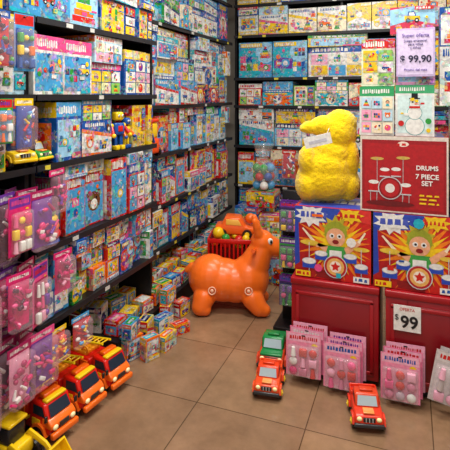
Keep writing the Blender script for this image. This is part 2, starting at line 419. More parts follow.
for (x,y,w,h,a,col) in ((-1.50,2.44,.12,.13,70,OR),(-1.49,2.60,.11,.17,98,YE),(-1.46,2.75,.13,.12,74,LB),(-1.50,2.90,.11,.14,104,YE),(-1.47,3.05,.12,.10,80,RE),(-1.37,2.80,.12,.07,60,OR),(-1.36,2.62,.13,.09,84,YE),(-1.40,2.47,.10,.13,66,OR)):
    toybox(mb,T((x,y,.001))@Rz(a),w,h,.07 if x<-1.42 else .06,col)
for (x,y,z,w,h,a,col) in ((-1.50,2.90,.143,.11,.10,84,OR),(-1.50,2.44,.133,.11,.09,95,LB)):
    toybox(mb,T((x,y,z))@Rz(a),w,h,.06,col)
mb.obj('small_boxed_toys')

# ---------------- hanging blister packs
def pack(mb,M,w,h,col,toycols,header=WH,inner=None):
    mb.M=M
    mb.box((-w/2,0,0),(w/2,.002,h),col,PR)
    c=Canvas(mb,(-w/2,0,0),(1,0,0),(0,0,1),w,h)
    c.rect(.03,.8,.97,.98,header); c.title(.1,.9,.85,.08,R.choice([RE,PUR,PK,BL,WH])); c.disc(.82,.72,.1,YE,10); c.rect(.45,.93,.55,.96,BK)
    c.rect(.06,.05,.94,.74,inner or R.choice([LPK,H('f0c0d4'),PK,H('d83c80')]))
    for i in range(3):
        for j in range(3):
            x=-w/2+w*(.22+.28*i); z=h*(.14+.22*j)
            q=R.choice(toycols); k=R.random()
            if k<.35: mb.sph((x,-.012,z),(w*.12,.011,w*.12),q,10,PL)
            elif k<.7: mb.rbox((x,-.012,z),(w*.22,.02,h*.17),q,.004,PL)
            else: mb.cyl((x,-.012,z-h*.09),(x,-.012,z+h*.1),w*.08,w*.05,q,10,PL)
    mb.rbox((0,-.016,h*.385),(w*.9,.03,h*.7),WH,.012,CL)
    mb.M=Matrix.Identity(4)
def bagpack(mb,M,w,h,col,cols):
    """clear plastic bag of toys with a printed header card"""
    mb.M=M
    mb.box((-w/2,0,h*.86),(w/2,.003,h),col,PR)
    c=Canvas(mb,(-w/2,0,h*.86),(1,0,0),(0,0,1),w,h*.14); c.title(.1,.9,.3,.4,WH)
    mb.box((-w*.42,.001,h*.04),(w*.42,.003,h*.86),R.choice(cols),PR)
    for i in range(20):
        x=R.uniform(-.36,.36)*w; z=R.uniform(.06,.76)*h; y=R.uniform(-.024,-.006); q=R.choice(cols); k=R.random()
        if k<.25: mb.sph((x,y,z),(w*R.uniform(.06,.13),.010,h*R.uniform(.03,.07)),q,10,PL)
        elif k<.65: mb.cyl((x,y,z),(x+R.uniform(-.3,.3)*w,y,z+R.uniform(.05,.16)*h),w*.06,w*.04,q,8,PL)
        else: mb.rbox((x,y,z),(w*.2,.014,h*.07),q,.003,PL,M=Ry(R.uniform(-40,40)))
    mb.rbox((0,-.016,h*.43),(w*1.0,.045,h*.86),H('f8d0e0'),.02,CL,seg=3)
    mb.M=Matrix.Identity(4)
mb=MB(SH); mb.box((-1.84,.62,0),(-1.80,1.72,1.19),SB)
for zz in (.5,.8,1.12):
    for yy in (1.02,1.2,1.38,1.56,1.68):
        mb.cyl((-1.80,yy,zz),(-1.49,yy,zz),.003,.003,H('c8c8c8'),8,ME)
mb.obj('peg_display_panel')
mb=MB()
HP=H('d82470'); DP=H('a81858')
PCOL=[HP,PK,LPK,DP,PUR,WH,HP,H('401830'),HP,DP]
for zz in (.5,.8,1.12):
    for yy in (1.02,1.2,1.38,1.56,1.68):
        for k in range(3):
            w=R.uniform(.11,.15);h=R.uniform(.22,.31); M=T((-1.51-.08*k,yy+R.uniform(-.01,.01),zz-h+.012))@Rz(90+R.uniform(-18,18))
            if R.random()<.8: bagpack(mb,M,w,h,R.choice([HP,PK,DP,PUR,H('b850a0')]),PCOL)
            else: pack(mb,M,w,h,R.choice([HP,PK,DP]),[PK,WH,HP,PUR,LPK,YE],R.choice([HP,PK,PUR]),R.choice([DP,HP,H('602040')]))
mb.obj('hanging_toy_packs')
# packs clipped on strips in front of shelf edges
mb=MB()
for (yy,zt,cs) in ((1.80,1.21,PCOL),(1.84,.82,PCOL),(1.80,.47,[YE,RE,OR,BL,WH]),(1.97,.46,[LB,YE,RE,WH])):
    mb.cyl((-1.592,yy,zt-.012),(-1.50,yy,zt-.012),.0025,.0025,H('c0c0c0'),8,ME)
    h=.2 if zt>.5 else .15
    bagpack(mb,T((-1.525,yy,zt-h-.004))@Rz(90+R.uniform(-10,10)),.12,h,cs[0],cs)
for zt in (1.53,1.88):
    for yy in (1.20,1.32,1.44,1.56):
        mb.cyl((-1.59,yy,zt-.005),(-1.47,yy,zt-.005),.0025,.0025,H('c0c0c0'),8,ME)
        for k in range(2):
            h=R.uniform(.17,.24); M=T((-1.49-.05*k,yy,zt-h+.006))@Rz(90+R.uniform(-14,14))
            if R.random()<.6: bagpack(mb,M,.1,h,R.choice([BL,RE,YE]),[RE,BL,YE,GR,OR,WH,LB,BK,BL])
            else: pack(mb,M,.1,h,R.choice([BL,RE,YE,LB,GR]),[RE,BL,YE,GR,OR,WH],R.choice([BL,YE,RE]),R.choice([NAV,LB,BL]))
mb.obj('hanging_toy_packs')
# clear bags hanging in the back corner, from the shelf fronts
mb=MB()
for (x,zt,cs) in ((-1.12,1.01,[RE,YE,BL,GR,WH]),(-.95,1.01,[OR,YE,RE,WH,BK]),(-.78,1.01,[PUR,PK,YE,WH]),(-1.0,.60,[LB,WH,RE,YE])):
    mb.cyl((x,4.794,zt-.012),(x,4.68,zt-.012),.003,.003,H('c0c0c0'),8,ME)
    bagpack(mb,T((x,4.70,zt-.30)),.14,.29,cs[0],cs)
mb.obj('hanging_toy_packs')

# ---------------- cabinets
CR=H('9c0e1a'); CD=H('84101a')
def cabinet(x0,x1):
    mb=MB(LA); y0,y1=2.64,3.06
    mb.rbox(((x0+x1)/2,(y0+y1)/2,.27),(x1-x0,y1-y0,.46),CR,.004)
    mb.rbox(((x0+x1)/2,(y0+y1)/2-.003,.5175),(x1-x0+.008,y1-y0+.016,.035),CR,.006)
    mb.box((x0+.02,y0+.03,0),(x1-.02,y1-.02,.05),BK)
    mb.rbox(((x0+x1)/2,y0-.004,.27),(x1-x0-.05,.01,.40),CD,.003)
    for z in (.455,.085): mb.rbox(((x0+x1)/2,y0-.008,z),(x1-x0-.05,.01,.02),CR,.003)
    for x in (x0+.035,x1-.035): mb.rbox((x,y0-.008,.27),(.02,.01,.38),CR,.003)
    for x in (x0+.10,(x0+x1)/2+.085): mb.cyl((x,y0,.262),(x,y0-.10,.262),.003,.003,H('c0c0c0'),8,ME)
    return mb.obj('red_cabinet')
cabinet(-.615,-.15); cabinet(-.115,.35); cabinet(.385,.85)
mb=MB(); mb.box((-.075,2.614,.345),(.055,2.617,.475),WH); mb.tube([(-.01,2.616,.475),(-.01,2.624,.499)],.001,BK,6,ME)
tg=mb.obj('price_tag')
text(tg,'tag_currency','$',.04,(-.06,2.6125,.40),(90,0,0),BK)
text(tg,'tag_price','99',.085,(.0,2.6125,.365),(90,0,0),BK,bold=.002)
text(tg,'tag_small','OFERTA',.02,(-.01,2.6125,.45),(90,0,0),RE)
for x,dd in ((-.515,0),(-.315,-.005),(-.03,0)):
    mb=MB()
    for k in range(3):
        pack(mb,T((x+(k-1)*.012,2.535+dd+.032*k,.050+.014*k-(.02 if x>-.4 else 0)))@Rx(-1)@Rz(R.uniform(-3,3)),.185,.228,[H('f090b0'),H('e878a0'),LPK][k],[PK,WH,HP,LPK,H('c0a8b8'),RE,H('d07898')],H('f4b4cc'),H('e490b0'))
    mb.obj('doll_accessory_pack')
mb=MB()
for k in range(2):
    pack(mb,T((.18+k*.02,2.53+.035*k,.06))@Rx(-1)@Ry(10),.2,.25,H('ccc4c4'),[H('b8a8a8'),WH,LPK,H('908890')],H('d8d0d0'),H('d8ccd0'))
mb.obj('doll_accessory_pack')

# ---------------- drum kit boxes
def drum_fig(c):
    c.rect(0,0,1,1,H('cc1c18'))
    c.pol([(0,.0),(.3,0),(.22,.75),(0,.8)],H('b01418')); c.star(.56,.5,.60,.2,17,H('f08018'),.1,1.0); c.star(.56,.5,.44,.17,17,YE,.3,1.0)
    c.pol([(0,.76),(.5,.80),(.62,1),(0,1)],H('2a48b0')); c.pol([(.0,.15),(.07,.2),(.05,.8),(0,.8)],H('2440a8'))
    c.pol([(.62,1),(.56,.9),(1,.82),(1,1)],H('d8302c'))
    c.pol([(.3,.02),(.62,.0),(.6,.12),(.28,.12)],H('8c0c14'))
    c.star(.22,.88,.17,.11,10,WH,.2,1.4); c.title(.08,.45,.85,.08,H('4858b8')); c.star(.74,.92,.12,.07,8,YE,.1,1.6); c.title(.6,.88,.89,.05,RE)
    c.star(.55,.72,.2,.12,9,H('b8a828'),.2); c.disc(.55,.67,.155,H('98a028'),16)
    c.disc(.55,.60,.13,SK,16); c.disc(.5,.62,.036,WH,8); c.disc(.6,.62,.036,WH,8); c.disc(.505,.62,.018,BK,6); c.disc(.6,.62,.018,BK,6)
    c.disc(.55,.54,.045,H('8a1018'),10,.7)
    c.pol([(.39,.22),(.71,.22),(.67,.48),(.43,.48)],H('3c9c44')); c.rect(.47,.3,.63,.42,WH)
    c.pol([(.3,.44),(.45,.47),(.42,.37),(.26,.52)],SK); c.pol([(.66,.46),(.7,.37),(.88,.55),(.84,.6)],SK)
    c.pol([(.25,.5),(.28,.53),(.12,.7),(.1,.69)],CRM); c.pol([(.83,.57),(.86,.55),(.94,.7),(.92,.71)],CRM)
    c.disc(.2,.5,.13,H('e0c040'),14,.28); c.disc(.88,.47,.11,H('e0c040'),14,.28); c.rect(.195,.08,.205,.5,H('c0c0c8')); c.rect(.875,.08,.885,.47,H('c0c0c8'))
    for x,y,r,q in ((.36,.36,.09,H('2448b8')),(.74,.36,.09,H('2448b8')),(.2,.24,.10,H('2448b8')),(.88,.24,.09,H('2448b8'))):
        c.rect(x-r*.9,y-r,x+r*.9,y,q); c.disc(x,y,r,H('c8c8d0'),18,.45); c.disc(x,y,r*.85,WH,18,.45)
    c.disc(.55,.2,.16,H('c8c8d0'),18); c.disc(.55,.2,.148,H('b01828'),18); c.disc(.55,.2,.12,H('e8b060'),18); c.disc(.55,.2,.08,H('f0e0d0'),12); c.star(.55,.2,.07,.035,5,RE,math.pi/2)
    c.rect(.02,.02,.22,.1,YE); c.title(.03,.2,.04,.04,RE); c.rect(.78,.02,.98,.1,WH); c.title(.8,.96,.04,.04,BL); small_print(c,R,4)
def hero_box(name,x0,x1,y0,d,z0,h,fn,base):
    mb=MB(); w=x1-x0
    mb.box((x0,y0,z0),(x1,y0+d,z0+h),base)
    c=Canvas(mb,(x0,y0,z0),(1,0,0),(0,0,1),w,h,.00025); fn(c)
    for O,U in (((x0,y0+d,z0),(0,-1,0)),((x1,y0,z0),(0,1,0))):
        c=Canvas(mb,O,U,(0,0,1),d,h,.0003); c.rect(.05,.75,.95,.97,YE); c.title(.1,.9,.82,.08,RE); c.disc(.5,.4,.25,WH); c.toy(.5,.4,.18)
    c=Canvas(mb,(x0,y0,z0+h),(1,0,0),(0,1,0),w,d,.0003); c.rect(.04,.06,.96,.94,H('3048b0')); c.title(.1,.9,.4,.2,WH)
    return mb.obj(name)
hero_box('toy_drum_set_box',-.60,-.19,2.66,.32,.538,.392,drum_fig,H('c02020'))
hero_box('toy_drum_set_box',-.178,.235,2.66,.32,.538,.392,drum_fig,H('c02020'))
hero_box('toy_drum_set_box',.245,.655,2.66,.32,.538,.392,drum_fig,H('c02020'))
def red_drum(c):
    c.rect(0,0,1,1,H('dcd2c6')); c.rect(.02,.02,.98,.95,H('9c101a')); c.rect(.05,.06,.95,.9,H('b0141c'))
    c.disc(.5,.9,.07,H('f0e0d0'),14,.5); c.title(.42,.58,.88,.03,RE)
    for x,y,r,sy in ((.2,.7,.085,.25),(.5,.72,.085,.25)): c.disc(x,y,r,H('c8a850'),14,sy)
    for x in (.2,.5): c.rect(x-.003,.18,x+.003,.7,H('b8b8b8'))
    for x,y in ((.29,.55),(.42,.56)):
        c.rect(x-.055,y-.08,x+.055,y+.01,H('c01018')); c.disc(x,y+.01,.06,WH,14,.4); c.rect(x-.058,y-.09,x+.058,y-.075,H('c8c8cc'))
    for x,y in ((.16,.38),(.53,.36)):
        c.rect(x-.06,y-.11,x+.06,y+.01,H('c01018')); c.disc(x,y+.01,.065,WH,14,.4); c.rect(x-.063,y-.12,x+.063,y-.105,H('c8c8cc'))
        c.rect(x-.04,.14,x-.034,y-.1,H('b8b8b8')); c.rect(x+.034,.14,x+.04,y-.1,H('b8b8b8'))
    c.disc(.35,.32,.15,H('c8c8cc'),20); c.disc(.35,.32,.138,H('8c0810'),20); c.disc(.35,.32,.115,H('b81820'),20); c.disc(.35,.32,.06,H('e8e0dc'),16)
    c.disc(.35,.12,.3,H('6c0a10'),18,.12)
    for i in range(3): c.title(.68,.9,.24-.05*i,.022,YE)
rb=hero_box('toy_drum_kit_box',-.245,.185,2.665,.30,.934,.40,red_drum,H('a01018'))
text(rb,'drums_lettering','DRUMS',.032,(.085,2.655,1.165),(90,0,0),WH,bold=.0008)
text(rb,'piece_set_lettering','7 PIECE\nSET',.034,(.085,2.655,1.12),(90,0,0),WH,bold=.0008)

def snow(c):
    c.rect(0,.84,1,1,H('40a870')); c.title(.1,.8,.89,.07,WH); c.rect(.06,.06,.94,.8,H('d0e8e8'))
    for y,r in ((.2,.24),(.46,.18),(.64,.13)): c.disc(.5,y,r*1.08,H('68b0b0'),18); c.disc(.5,y,r,WH,18)
    c.disc(.45,.67,.025,BK,6); c.disc(.55,.67,.025,BK,6); c.pol([(.5,.65),(.64,.63),(.5,.62)],OR)
    c.rect(.36,.73,.64,.75,BK); c.rect(.42,.75,.58,.84,BK); c.rect(.36,.55,.64,.59,RE)
    c.disc(.15,.25,.08,RE,10); c.disc(.85,.3,.08,GR,10); c.disc(.85,.12,.06,YE,10); small_print(c,R,5)
def pets(c):
    c.rect(0,.8,1,1,H('30a060')); c.title(.08,.9,.86,.08,WH)
    for i in range(3):
        for j in range(3):
            c.rect(.06+.31*i,.05+.25*j,.34+.31*i,.27+.25*j,R.choice([LPK,H('bcdcec'),H('d0e8b0'),CRM])); c.toy(.2+.31*i,.16+.25*j,.09)
hero_box('craft_kit_box',-.25,-.075,2.675,.12,1.336,.26,pets,H('dce4de'))
hero_box('craft_kit_box',-.068,.12,2.675,.12,1.336,.265,snow,H('e4e8e6'))
mb=MB(); toybox(mb,T((-.155,2.68,1.598)),.17,.25,.10,H('dce8c8')); mb.obj('craft_kit_box')
mb=MB(); toybox(mb,T((.03,2.70,1.603)),.19,.27,.08,LPK); mb.obj('craft_kit_box')
mb=MB(); toybox(mb,T((.245,2.68,.932)),.10,.30,.12,BL);toybox(mb,T((.245,2.68,1.234)),.10,.26,.12,LB);toybox(mb,T((.235,2.68,1.496)),.18,.3,.12,WH);toybox(mb,T((.235,2.68,1.798)),.18,.2,.12,BL)
mb.obj('stacked_boxed_toys')
mb=MB(); toybox(mb,T((.015,2.70,1.8745)),.22,.14,.08,H('c83050')); mb.obj('boxed_toy')
mb=MB(); mb.rbox((.03,2.665,1.77),(.185,.004,.25),H('c8b4e0'),.001); mb.box((-.055,2.6622,1.655),(.115,2.6626,1.885),H('dccdf0'))
ps=mb.obj('price_sign')
text(ps,'sign_price','$ 99,90',.05,(.03,2.6605,1.72),(90,0,0),H('201c40'),bold=.001)
text(ps,'sign_title','Super oferta',.026,(.03,2.6605,1.85),(90,0,0),H('6040a0'))
text(ps,'sign_caption','Juego artesanal\npara niñas\ny niños',.018,(.03,2.6605,1.825),(90,0,0),H('504080'))
text(ps,'sign_footer','Promo del mes',.018,(.03,2.6605,1.675),(90,0,0),H('6040a0'))

# ---------------- organic shapes through voxel remesh
def blob(name,els,voxel,mat,M,smooth=6):
    V=[];F=[]; us,uf=unit_sphere(22)
    for e in els:
        a=Vector(e[0]);ra=e[1]
        if len(e)==2: segs=[(a,ra)]
        else:
            b=Vector(e[2]);rb=e[3]; L=(b-a).length; nn=max(2,int(L/(min(ra,rb)*.25))+1)
            segs=[(a.lerp(b,i/(nn-1)),ra+(rb-ra)*i/(nn-1)) for i in range(nn)]
        for p,r in segs:
            rr=r if hasattr(r,'__len__') else (r,r,r); o=len(V)
            V+=[(v[0]*rr[0]+p.x,v[1]*rr[1]+p.y,v[2]*rr[2]+p.z) for v in us]
            F+=[tuple(i+o for i in f) for f in uf]
    me=bpy.data.meshes.new(name); me.from_pydata(V,[],F); me.update()
    ob=bpy.data.objects.new(name,me); sc.collection.objects.link(ob); ob.matrix_world=M
    m=ob.modifiers.new('r','REMESH'); m.mode='VOXEL'; m.voxel_size=voxel; m.use_smooth_shade=True
    s=ob.modifiers.new('s','SMOOTH'); s.factor=.5; s.iterations=smooth
    me.materials.append(mat); return ob
def solid(name,col,rough,bump=0,scale=60,spec=.5,sheen=0):
    m,nt,b=newmat(name)
    n=nt.nodes.new('ShaderNodeTexNoise'); n.inputs['Scale'].default_value=scale; n.inputs['Detail'].default_value=6
    tc=nt.nodes.new('ShaderNodeTexCoord'); nt.links.new(tc.outputs['Object'],n.inputs['Vector'])
    cr=nt.nodes.new('ShaderNodeValToRGB'); cr.color_ramp.elements[0].color=[c*.8 for c in col[:3]]+[1]; cr.color_ramp.elements[1].color=col
    cr.color_ramp.elements[0].position=.25; cr.color_ramp.elements[1].position=.6
    nt.links.new(n.outputs['Fac'],cr.inputs[0]); nt.links.new(cr.outputs[0],b.inputs['Base Color'])
    b.inputs['Roughness'].default_value=rough; b.inputs['Specular IOR Level'].default_value=spec; b.inputs['Sheen Weight'].default_value=sheen
    if bump:
        bp=nt.nodes.new('ShaderNodeBump'); bp.inputs['Strength'].default_value=bump; bp.inputs['Distance'].default_value=.006
        nt.links.new(n.outputs['Fac'],bp.inputs['Height']); nt.links.new(bp.outputs[0],b.inputs['Normal'])
    return m
PM=T((-1.20,3.27,0))@Rz(19)@S(.98)
els=[((-.16,0,.235),(.165,.15,.165)),((-.06,0,.215),(.17,.15,.155)),((.03,0,.205),(.16,.148,.15)),((.125,0,.23),(.15,.148,.17)),
 ((.165,0,.33),.112,(.215,0,.44),.088),((.225,0,.50),(.088,.085,.085)),((.24,0,.485),.08,(.32,0,.455),.066),((.335,0,.45),(.062,.064,.056))]
for sy in (-1,1):
    els+=[((.15,.09*sy,.12),.08,(.195,.115*sy,.062),.062),((.195,.118*sy,.054),.052,(.235,.122*sy,.046),.045),
          ((-.20,.09*sy,.12),.082,(-.225,.115*sy,.064),.064),((-.225,.118*sy,.054),.052,(-.19,.122*sy,.046),.045),
          ((.195,.045*sy,.565),.034,(.165,.062*sy,.665),.022),((.18,.054*sy,.62),.030)]
els+=[((-.30,0,.31),.03,(-.34,0,.28),.02)]
pony=blob('bouncy_horse_toy',els,.009,solid('orange_vinyl',H('ff7420'),.3,0,8),PM,5)
mb=MB(PL); mb.M=PM
for sy in(-1,1):
    mb.sph((.278,.066*sy,.52),(.02,.013,.024),WH,14); mb.sph((.284,.076*sy,.519),(.010,.006,.014),BK,12)
    mb.sph((.388,.025*sy,.47),(.008,.008,.006),H('a83808'),8)
mb.tube([(.388,-.032,.432),(.396,0,.428),(.388,.032,.432)],.003,H('a83808'),6)
for s_,y_ in ((-.14,-.149),(.12,-.147)):
    mb.torus((s_,y_,.19),.025,.0045,H('ffc8a8'),22,6,M=Rx(82)); mb.sph((s_,y_,.19),(.013,.007,.013),H('ffc8a8'),12)
for sy in(-1,1): mb.cyl((.165,.075*sy,.46),(.15,.14*sy,.47),.013,.016,H('f06010'),14)
mk=mb.obj('markings',None); mk.parent=pony; mk.matrix_parent_inverse=PM.inverted()
# plush chick: wide seated body, waist crease, head turned left with a beak
YM=T((-.445,2.83,.932))@Rz(21)
els=[((-.005,0,.13),(.18,.125,.13)),((.0,0,.20),(.165,.12,.13)),((-.12,-.01,.10),(.07,.10,.095)),((.115,-.01,.10),(.07,.10,.095)),
     ((.03,0,.28),(.125,.105,.10)),((.055,0,.40),(.115,.10,.115)),((.075,0,.45),(.095,.085,.085)),((-.015,-.01,.435),(.095,.075,.065)),((-.10,-.015,.43),(.06,.05,.038)),((-.13,-.02,.425),(.04,.035,.024)),
     ((.125,-.02,.25),(.05,.08,.12)),((-.125,-.03,.24),(.05,.07,.09))]
pm,pnt,pb=None,None,None
YF=solid('yellow_fleece',H('f6d010'),1.0,1.0,160,.02,.4)
pl=blob('yellow_plush_toy',els,.008,YF,YM,4)
tx=bpy.data.textures.new('fleece_clumps','CLOUDS'); tx.noise_scale=.014
dm=pl.modifiers.new('fuzz','DISPLACE'); dm.texture=tx; dm.strength=.012; dm.mid_level=.5
mb=MB(PR); mb.M=YM; 
mb.rbox((-.085,-.145,.365),(.15,.002,.06),WH,.0008,PR,M=Ry(-14)@Rz(-6)); mb.tube([(-.04,-.145,.39),(-.01,-.085,.43)],.0015,WH,6)
mb.rbox((-.085,-.1465,.362),(.10,.001,.018),H('c8c8d4'),.0003,PR,M=Ry(-14)@Rz(-6))
k=mb.obj('plush_tag'); k.parent=pl; k.matrix_parent_inverse=YM.inverted()

# ---------------- vehicles
def wheel(mb,x,y,z,r,w,hub):
    s=1 if y>0 else -1
    mb.cyl((x,y-w/2,z),(x,y+w/2,z),r,r,H('18181a'),22,PL); mb.torus((x,y,z),r*.86,r*.2,H('18181a'),22,8,PL,Rx(90))
    mb.cyl((x,y+s*w*.3,z),(x,y+s*(w/2+.004),z),r*.6,r*.5,hub,16,PL); mb.sph((x,y+s*(w/2+.004),z),(r*.2,.004,r*.2),YE,8,PL)
def quad(mb,pts,col): mb.add(pts,[tuple(range(len(pts)))],col,False,PL)
RD=H('d81c10');ORD=H('f8701c')
def fire_truck(M):
    mb=MB(PL); mb.M=M
    mb.rbox((0,0,.06),(.35,.12,.035),H('b01810'),.006)
    mb.rbox((-.065,0,.112),(.20,.138,.075),RD,.01)
    mb.rbox((-.065,0,.088),(.205,.146,.014),YE,.003)
    for x in (-.13,-.065,0):
        for s in(-1,1): mb.rbox((x,s*.070,.12),(.05,.006,.04),ORD,.004)
    mb.rbox((-.085,0,.157),(.15,.10,.02),H('f8a020'),.005)
    mb.extr([(.045,.05),(.175,.05),(.185,.095),(.165,.115),(.142,.172),(.055,.178)],-.068,.068,RD,.008)
    mb.extr([(.13,.078),(.19,.078),(.19,.098),(.168,.118),(.13,.118)],-.07,.07,ORD,.006)
    quad(mb,[(.1705,-.055,.122),(.1705,.055,.122),(.149,.05,.166),(.149,-.05,.166)],H('203040'))
    for s in(-1,1):
        p=[(.075,s*.0695,.122),(.150,s*.0695,.122),(.135,s*.0695,.163),(.078,s*.0695,.163)]
        quad(mb,p if s<0 else p[::-1],H('203040'))
        mb.rbox((.095,s*.070,.09),(.05,.004,.03),YE,.002)
        mb.sph((.192,s*.048,.085),(.008,.014,.011),H('fff6c0'),10)
        mb.rbox((.172,s*.082,.13),(.008,.016,.026),H('202020'),.003)
        for x in (.115,-.10): mb.extr([(x-.048,.045),(x-.032,.082),(x,.094),(x+.032,.082),(x+.048,.045),(x+.035,.045),(x,.08),(x-.035,.045)],s*.070-.010,s*.070+.010,ORD,0)
    mb.rbox((.195,0,.055),(.022,.145,.026),ORD,.006); mb.rbox((.192,0,.085),(.006,.05,.02),H('303030'),.002)
    mb.rbox((.10,0,.186),(.035,.09,.018),H('e86010'),.006); mb.rbox((.13,0,.178),(.03,.11,.012),YE,.004)
    for x in(.115,-.10):
        for s in(-1,1): wheel(mb,x,s*.066,.04,.04,.03,ORD)
    a=Vector((-.18,0,.185));b=Vector((.09,0,.225))
    for s in(-1,1): mb.cyl(a+Vector((0,s*.028,0)),b+Vector((0,s*.028,0)),.006,.006,YE,8)
    for i in range(9):
        p=a.lerp(b,(i+.5)/9); mb.cyl(p+Vector((0,-.028,0)),p+Vector((0,.028,0)),.0035,.0035,YE,6)
    mb.cyl((-.09,0,.16),(-.09,0,.2),.024,.018,YE,14)
    for s in (-1,1): mb.torus((-.02,s*.04,.17),.02,.006,H('f8a020'),16,6,M=Rx(90))
    return mb.obj('toy_fire_truck')
for x,y,a in ((-1.60,2.18,-9),(-1.625,1.975,-6),(-1.64,1.78,-8)):
    fire_truck(T((x,y,.001))@Rz(a)@S(1.03))
mb=MB(PL); mb.M=T((-1.50,1.55,.001))@Rz(-2)
mb.rbox((-.08,0,.085),(.2,.11,.06),YE,.01); mb.rbox((-.06,0,.15),(.09,.09,.08),H('202024'),.012); mb.rbox((-.06,0,.195),(.1,.1,.014),YE,.005)
mb.rbox((-.145,0,.135),(.07,.09,.045),YE,.012)
for s in(-1,1):
    mb.extr([(-.02,.12),(.0,.14),(.09,.11),(.15,.06),(.135,.05),(.08,.09)],s*.05-.006,s*.05+.006,YE,.002)
    for x in(.0,-.13): wheel(mb,x,s*.07,.046,.046,.036,ORD)
mb.extr([(.12,.02),(.235,.012),(.235,.018),(.135,.028),(.125,.09),(.15,.115),(.145,.12),(.115,.095)],-.095,.095,YE,0)
for s in(-1,1): mb.extr([(.12,.02),(.23,.013),(.15,.115),(.12,.09)],s*.092-.003,s*.092+.003,H('f0c010'),0)
for i in range(5): mb.rbox((.238,-.076+.038*i,.016),(.02,.014,.008),H('303030'),.002)
mb.obj('toy_wheel_loader')

def pickup(M,body,cab,hub,bumper=H('303034'),name='toy_pickup_truck',upper=None):
    mb=MB(PL); mb.M=M
    mb.extr([(-.105,.03),(.10,.03),(.108,.05),(.10,.078),(.04,.09),(-.105,.09)],-.065,.065,body,.009)
    if upper: mb.rbox((.07,0,.082),(.062,.112,.014),upper,.005); mb.rbox((-.07,0,.10),(.064,.12,.03),upper,.006)
    mb.extr([(-.035,.085),(.052,.085),(.028,.138),(-.028,.140)],-.056,.056,cab,.008)
    quad(mb,[(.0505,-.046,.094),(.0505,.046,.094),(.0325,.042,.131),(.0325,-.042,.131)],H('a8bcc4'))
    for s in(-1,1):
        p=[(-.025,s*.0572,.095),(.038,s*.0572,.095),(.024,s*.0572,.128),(-.022,s*.0572,.128)]
        quad(mb,p if s<0 else p[::-1],H('284048'))
        mb.sph((.101,s*.044,.064),(.009,.013,.010),H('fff2b0'),12)
        mb.rbox((-.07,s*.061,.098),(.068,.008,.018),body,.003)
        for x in(.062,-.065):
            wheel(mb,x,s*.064,.028,.028,.022,hub)
            mb.extr([(x-.038,.035),(x-.026,.062),(x,.07),(x+.026,.062),(x+.038,.035),(x+.028,.035),(x,.058),(x-.028,.035)],s*.066-.009,s*.066+.009,body,0)
    mb.rbox((-.103,0,.098),(.008,.12,.018),body,.003)
    mb.rbox((.106,0,.038),(.016,.135,.018),bumper,.005); mb.rbox((.105,0,.063),(.006,.055,.02),H('282828'),.002)
    for q in (-.015,0,.015): mb.rbox((.109,q,.063),(.003,.004,.018),H('c0c0c0'),.001)
    mb.rbox((.0,0,.145),(.03,.06,.01),cab,.003)
    if not upper: mb.rbox((.075,0,.087),(.04,.05,.008),H('ff9a50'),.003)
    return mb.obj(name)
GC=H('188040')
pickup(T((-.69,2.445,.001))@Rz(-82)@S(.98),H('e44c1c'),H('e04018'),YE)
pickup(T((-.735,2.71,.001))@Rz(-84)@S(1.12),H('c83c1c'),GC,YE,upper=GC)
pickup(T((-.195,2.385,.001))@Rz(-76),H('e0381c'),H('d84420'),YE)
pickup(T((-1.69,1.70,1.222))@Rz(-12)@S(.9),YE,BL,RE,YE,'toy_pickup_truck')
pickup(T((-1.69,1.82,1.222))@Rz(4)@S(.75),GR,YE,RE,YE,'toy_pickup_truck')
def robot(M,a,b,c):
    mb=MB(PL); mb.M=M
    for s in(-1,1):
        mb.rbox((s*.02,-.005,.012),(.026,.045,.024),b,.005); mb.rbox((s*.02,0,.05),(.02,.024,.06),a,.004)
        mb.cyl((s*.045,0,.125),(s*.06,-.03,.08),.010,.009,c,10); mb.sph((s*.06,-.034,.076),.012,b,10); mb.sph((s*.045,0,.125),.014,b,10)
        mb.sph((s*.013,-.026,.177),(.008,.004,.008),WH,8); mb.sph((s*.013,-.030,.177),(.004,.002,.004),BK,6)
    mb.rbox((0,0,.108),(.07,.045,.065),a,.010); mb.rbox((0,-.023,.11),(.035,.005,.03),c,.003)
    mb.rbox((0,0,.175),(.055,.045,.045),b,.010); mb.cyl((0,0,.197),(0,0,.22),.003,.003,BK,6); mb.sph((0,0,.224),.008,RE,8)
    return mb.obj('toy_robot')
robot(T((-1.64,2.465,1.222))@Rz(80)@S(1.15),BL,YE,RE); robot(T((-1.64,2.555,1.222))@Rz(96)@S(.95),YE,BL,OR)

# ---------------- display stand between horse and cabinets
mb=MB(SH); mb.rbox((-.73,3.22,.45),(.16,.03,.9),SB,.004); mb.rbox((-.73,3.22,.012),(.22,.3,.024),SB,.004)
for zz in(.35,.6,.84):
    for x in(-.77,-.69): mb.cyl((x,3.205,zz),(x,3.09,zz),.003,.003,H('c0c0c0'),8,ME)
mb.obj('peg_display_stand')
mb=MB()
for zz in(.35,.6,.84):
    for k in range(2): pack(mb,T((-.73,3.10+.045*k,zz-.19)),.15,.2,R.choice([PUR,GR,H('3a2860'),BL]),[PUR,GR,YE,PK],PUR,R.choice([H('3a2860'),NAV]))
mb.obj('hanging_toy_packs')

